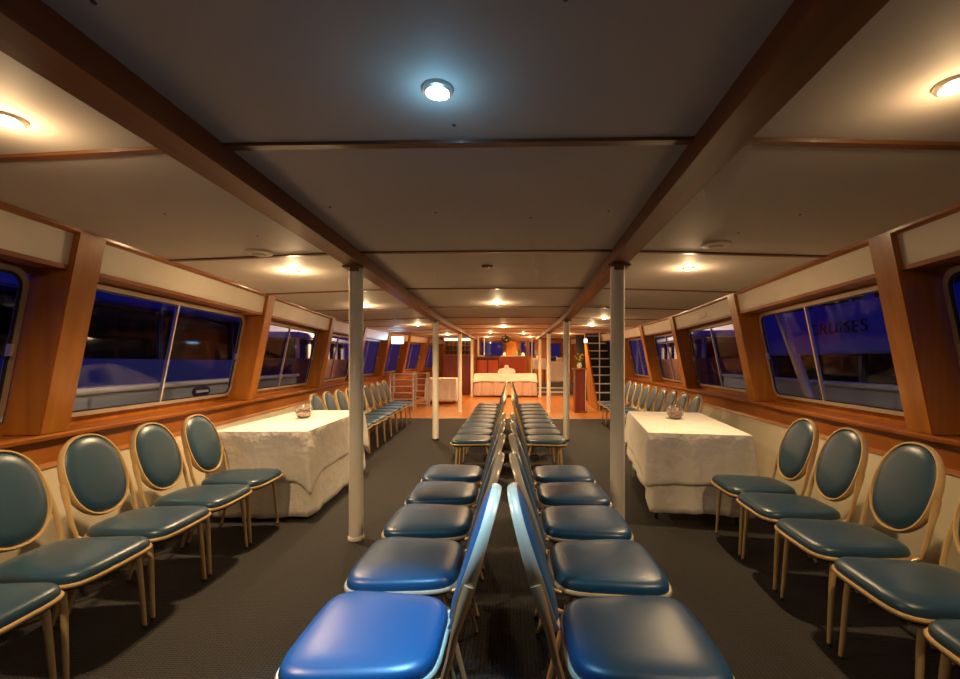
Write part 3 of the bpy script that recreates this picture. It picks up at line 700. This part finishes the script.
mb = MB(); mb.rings([[Vector((r * 1.3 * math.cos(2 * PI * k / 16), r * math.sin(2 * PI * k / 16), z)) for k in range(16)] for r, z in ((.11, 0), (.13, .06), (.12, .14), (.06, .19))]); o = mb.build('folded_bag', M['navy'], smooth=True); o.location = (1.62, 16.85, sz(16.8) + PF + .845); tag(o, 'dark blue bundle on the stand above the steps', 'bag')
t = thing('potted_plant', 'small green potted plant on the white stand right of the bar', 'plant', (1.10, 16.9, sz(16.8) + PF + .955))
MB().lathe((0, 0, 0), [(.04, 0), (.055, .1), (.05, .1)], 14).build('pot', M['wax'], t, smooth=True)
lf = MB()
for k in range(18):
    a = rnd.uniform(0, 6.28); r = rnd.uniform(.05, .15); z = rnd.uniform(.2, .36)
    lf.tube([(0, 0, .1), (r * .5 * math.cos(a), r * .5 * math.sin(a), z * .8), (r * math.cos(a), r * math.sin(a), z)], [.004, .02, .002], 6)
lf.build('leaves', M['leaf'], t)
t = thing('white_pole', 'thin white pole at the right end of the bar counter', 'pole', (.85, 16.55, sz(16.5) + PF - .02))
MB().lathe((0, 0, 0), [(.025, 0), (.025, 1.75)], 12).build('shaft', M['white'], t, smooth=True)
MB().lathe((0, 0, 0), [(.06, 0), (.055, .015)], 16).build('base', M['white'], t, smooth=True)
# hanging dark fitting
t = thing('hanging_fitting', 'dark round fitting hanging from the ceiling above the buffet table', 'ceiling fitting', (-.16, 14.6, ceilz(0, 14.6)))
m = MB(); m.tube([(0, 0, 0), (0, 0, -.06)], .02, 8); m.build('stem', M['black'], t)
m = MB(); m.lathe((0, 0, -.18), [(.02, .12), (.10, .10), (.15, .03), (.15, -.03), (.10, -.10), (.02, -.12)], 20); m.build('drum', M['black'], t, smooth=True)
for x in (-.05, .04):
    m = MB(); m.lathe((x, -.135, -.17 - x), [(.02, -.02), (.025, 0), (.02, .02)], 10); m.build('lens', M['wax'], t, smooth=True)
# small blue lamp on the stair side
t = thing('marker_lamp', 'tiny blue-white lamp glowing beside the stair top', 'lamp', (2.27, 12.9, sz(12.9) + 1.93))
m = MB(); m.box((0, 0, 0), (.10, .05, .12)); m.build('housing', M['white'], t, bevel=.004); m = MB(); m.box((0, -.03, 0), (.08, .02, .10)); m.build('diffuser', M['tube_light'], t, bevel=.004)
m = MB(); m.tube([(0, .0, .06), (0, 0, .32)], .008, 8); m.build('hanger', M['black'], t)

# ------------------------------------------------------------------ outside, beyond the glass
mb = MB(); mb.box((0, 20, -1.3), (160, 160, .1)); tag(mb.build('harbour_water', M['water']), 'dark harbour water outside the windows', 'water', kind='stuff')
def side_boat(name, label, x, y0, y1, s, z=( -1.0, 1.45, 2.35, 2.85)):
    t = thing(name, label, 'boat', (x, (y0 + y1) / 2, -1.2)); L = y1 - y0; zz = [q + 1.2 for q in z]
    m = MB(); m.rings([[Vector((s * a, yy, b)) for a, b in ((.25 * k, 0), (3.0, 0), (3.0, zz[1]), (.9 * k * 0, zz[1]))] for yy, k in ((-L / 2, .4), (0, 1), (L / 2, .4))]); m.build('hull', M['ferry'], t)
    m = MB(); m.box((s * 1.7, 0, (zz[1] + zz[2]) / 2), (2.6, L * .96, zz[2] - zz[1])); m.build('cabin', M['darkglass'], t)
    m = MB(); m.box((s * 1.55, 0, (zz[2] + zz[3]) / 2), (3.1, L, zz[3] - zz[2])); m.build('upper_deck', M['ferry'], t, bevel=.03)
    k = 0
    while k * 1.9 < L * .9:
        m = MB(); m.box((s * .38, -L * .45 + 1.9 * k, (zz[1] + zz[2]) / 2), (.06, .07, zz[2] - zz[1])); m.build('window_mullion', M['signblue'], t); k += 1
    for kk in range(int(L / 1.4)):
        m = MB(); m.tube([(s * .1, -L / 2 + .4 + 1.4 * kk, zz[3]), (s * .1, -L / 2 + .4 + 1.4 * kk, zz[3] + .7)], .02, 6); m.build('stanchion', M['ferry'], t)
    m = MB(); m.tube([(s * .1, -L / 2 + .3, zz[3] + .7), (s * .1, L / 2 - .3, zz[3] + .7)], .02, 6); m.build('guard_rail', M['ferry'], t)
    return t
bl = side_boat('neighbouring_ferry', 'blue-lit white ferry moored outside the left windows', -5.6, 1.0, 9.5, -1, (-1.0, 1.42, 2.22, 2.75))
br = side_boat('neighbouring_ferry', 'blue-lit white ferry with dark lettering outside the right windows', 5.2, .8, 9.2, 1, (-1.0, .95, 1.5, 2.3))
m = MB(); m.box((1.6, 0, 3.85), (2.7, 8.0, .7)); m.build('wheelhouse', M['darkglass'], br)
for k in range(8):
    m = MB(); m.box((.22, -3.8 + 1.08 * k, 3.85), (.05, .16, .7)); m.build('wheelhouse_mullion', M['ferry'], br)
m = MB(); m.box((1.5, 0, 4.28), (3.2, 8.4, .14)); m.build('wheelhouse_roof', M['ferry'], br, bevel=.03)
# lettering on the right ferry
cu = bpy.data.curves.new('lettering', 'FONT'); cu.body = 'CRUISES'; cu.size = .42; cu.extrude = .006; cu.space_character = 1.15
tmp = bpy.data.objects.new('tmp', cu); COL.objects.link(tmp); bpy.context.view_layer.update()
me = bpy.data.meshes.new_from_object(tmp.evaluated_get(bpy.context.evaluated_depsgraph_get())); bpy.data.objects.remove(tmp)
lt = bpy.data.objects.new('lettering', me); COL.objects.link(lt); me.materials.append(M['letter']); lt.parent = br
lt.rotation_euler = (PI / 2, 0, -PI / 2); lt.location = (-.012, 2.52, 3.03); lt.scale = (.68, .63, 1); lt['label'] = 'dark capital lettering'
for s in (-1, 1):
    mb = MB(); strip(mb, s, Y0, 9.5, [(.0, -.08), (.0, -.02), (1.05, -.02), (1.05, -.08)]); struct(mb.build('deck', M['greystep']))
# own side deck bulwark on the left with an oval plate
t = thing('bulwark', 'white side deck bulwark outside the left windows', 'bulwark', (-3.95, 5.0, 0), .13)
m = MB(); m.box((0, 0, .42), (.08, 7.4, 1.35)); m.build('panel', M['hull'], t, bevel=.01)
m = MB(); m.box((0, 0, 1.115), (.22, 7.4, .05)); m.build('cap_rail', M['white'], t, bevel=.015)
m = MB(); m.rings([[Vector((.045 + a, .36 + .19 * math.cos(2 * PI * k / 24) * b, 1.0 + .075 * math.sin(2 * PI * k / 24) * b)) for k in range(24)] for a, b in ((0, 1), (.012, 1), (.014, .9))]); pl = m.build('oval_plate', M['signblue'], t, smooth=True, label='dark blue oval plate with a white band')
m = MB(); m.box((.062, .36, 1.0), (.006, .26, .03)); m.build('plate_band', M['white'], pl)
# leaning pale spar outside the right window
t = thing('leaning_spar', 'pale spar leaning outside the right window', 'spar', (3.45, 4.5, .03))
m = MB(); m.tube([(.0, 0, 0), (0, 1.12, 2.07)], .05, 12); m.build('shaft', M['cream'], t, smooth=True)
m = MB(); m.lathe((0, 0, -.03), [(.08, 0), (.08, .05)], 14); m.build('heel_fitting', M['alu'], t)
t = thing('bulwark', 'grey side deck bulwark outside the right windows', 'bulwark', (3.75, 4.6, 0), -.13)
m = MB(); m.box((0, 0, .5), (.08, 8.0, 1.2)); m.build('panel', M['hull'], t, bevel=.01)
m = MB(); m.box((0, 0, 1.12), (.2, 8.0, .05)); m.build('cap_rail', M['hull'], t, bevel=.015)
# lit motor cruisers moored ahead on both sides
def cruiser(x, y, s, label, rz):
    t = thing('motor_cruiser', label, 'boat', (x, y, -1.2), rz)
    m = MB(); m.rings([[Vector((a * k, yy, b)) for a, b in ((-1.1, 0), (1.1, 0), (1.5, 2.7), (-1.5, 2.7))] for yy, k in ((-3.6, .95), (0, 1), (2.5, .85), (4.2, .3))]); m.build('hull', M['brown_hull'], t)
    m = MB(); m.box((0, -.3, 3.0), (2.3, 5.2, .62)); m.build('cabin', M['darkglass'], t)
    for k in range(6):
        for sx in (-1, 1):
            m = MB(); m.box((sx * 1.17, -2.7 + .95 * k, 3.0), (.05, .24, .62)); m.build('cabin_post', M['cream'], t)
    m = MB(); m.box((0, -.2, 3.4), (2.8, 5.8, .18)); m.build('cabin_roof', M['white'], t, bevel=.05)
    m = MB(); m.box((0, .2, 3.68), (1.7, 2.4, .4)); m.build('flybridge', M['white'], t, bevel=.08)
    m = MB(); m.tube([(0, .8, 3.8), (0, .4, 5.6)], [.04, .02], 8); m.build('mast', M['white'], t)
    m = MB(); m.lathe((0, .75, 4.6), [(.03, 0), (.05, .04), (.03, .08)], 10); m.build('mast_lamp', M['lamp_warm'], t)
    ld = bpy.data.lights.new('mast_glow', 'SPOT'); ld.spot_size = math.radians(95); ld.spot_blend = .6; ld.energy = 300; ld.color = (1, .66, .42); ld.shadow_soft_size = .1  # added spot off the boat's near side to brighten it, apart from the mast
    lo = bpy.data.objects.new('mast_glow', ld); COL.objects.link(lo); lo.parent = t; lo.location = (-s * 2.8, -2.0, 4.6); lo.rotation_euler = Vector((s * 2.8, 2.4, -1.9)).to_track_quat('-Z', 'Y').to_euler()
    return t
cruiser(-7.9, 15.4, -1, 'lit cream motor cruiser outside the third left window', .1)
cruiser(7.1, 15.2, 1, 'lit cream motor cruiser outside the third right window', -.1)
# masts in the dark
for i, (x, y, h, l) in enumerate(((-8.8, 9.0, 7, 'bare mast beyond the left ferry'), (-11, 12.5, 8, 'taller bare mast beyond the left ferry'), (10, 11.5, 8, 'bare mast beyond the right ferry'), (6.2, 21, 8, 'bare mast ahead on the right'))):
    t = thing('sailing_mast', l, 'mast', (x, y, -1.25))
    m = MB(); m.tube([(0, 0, 0), (0, 0, h)], [.07, .04], 8); m.build('spar', M['hull'], t, smooth=True)
    m = MB(); m.tube([(-.8, 0, h * .65), (.8, 0, h * .65)], .02, 6); m.build('crosstree', M['hull'], t)
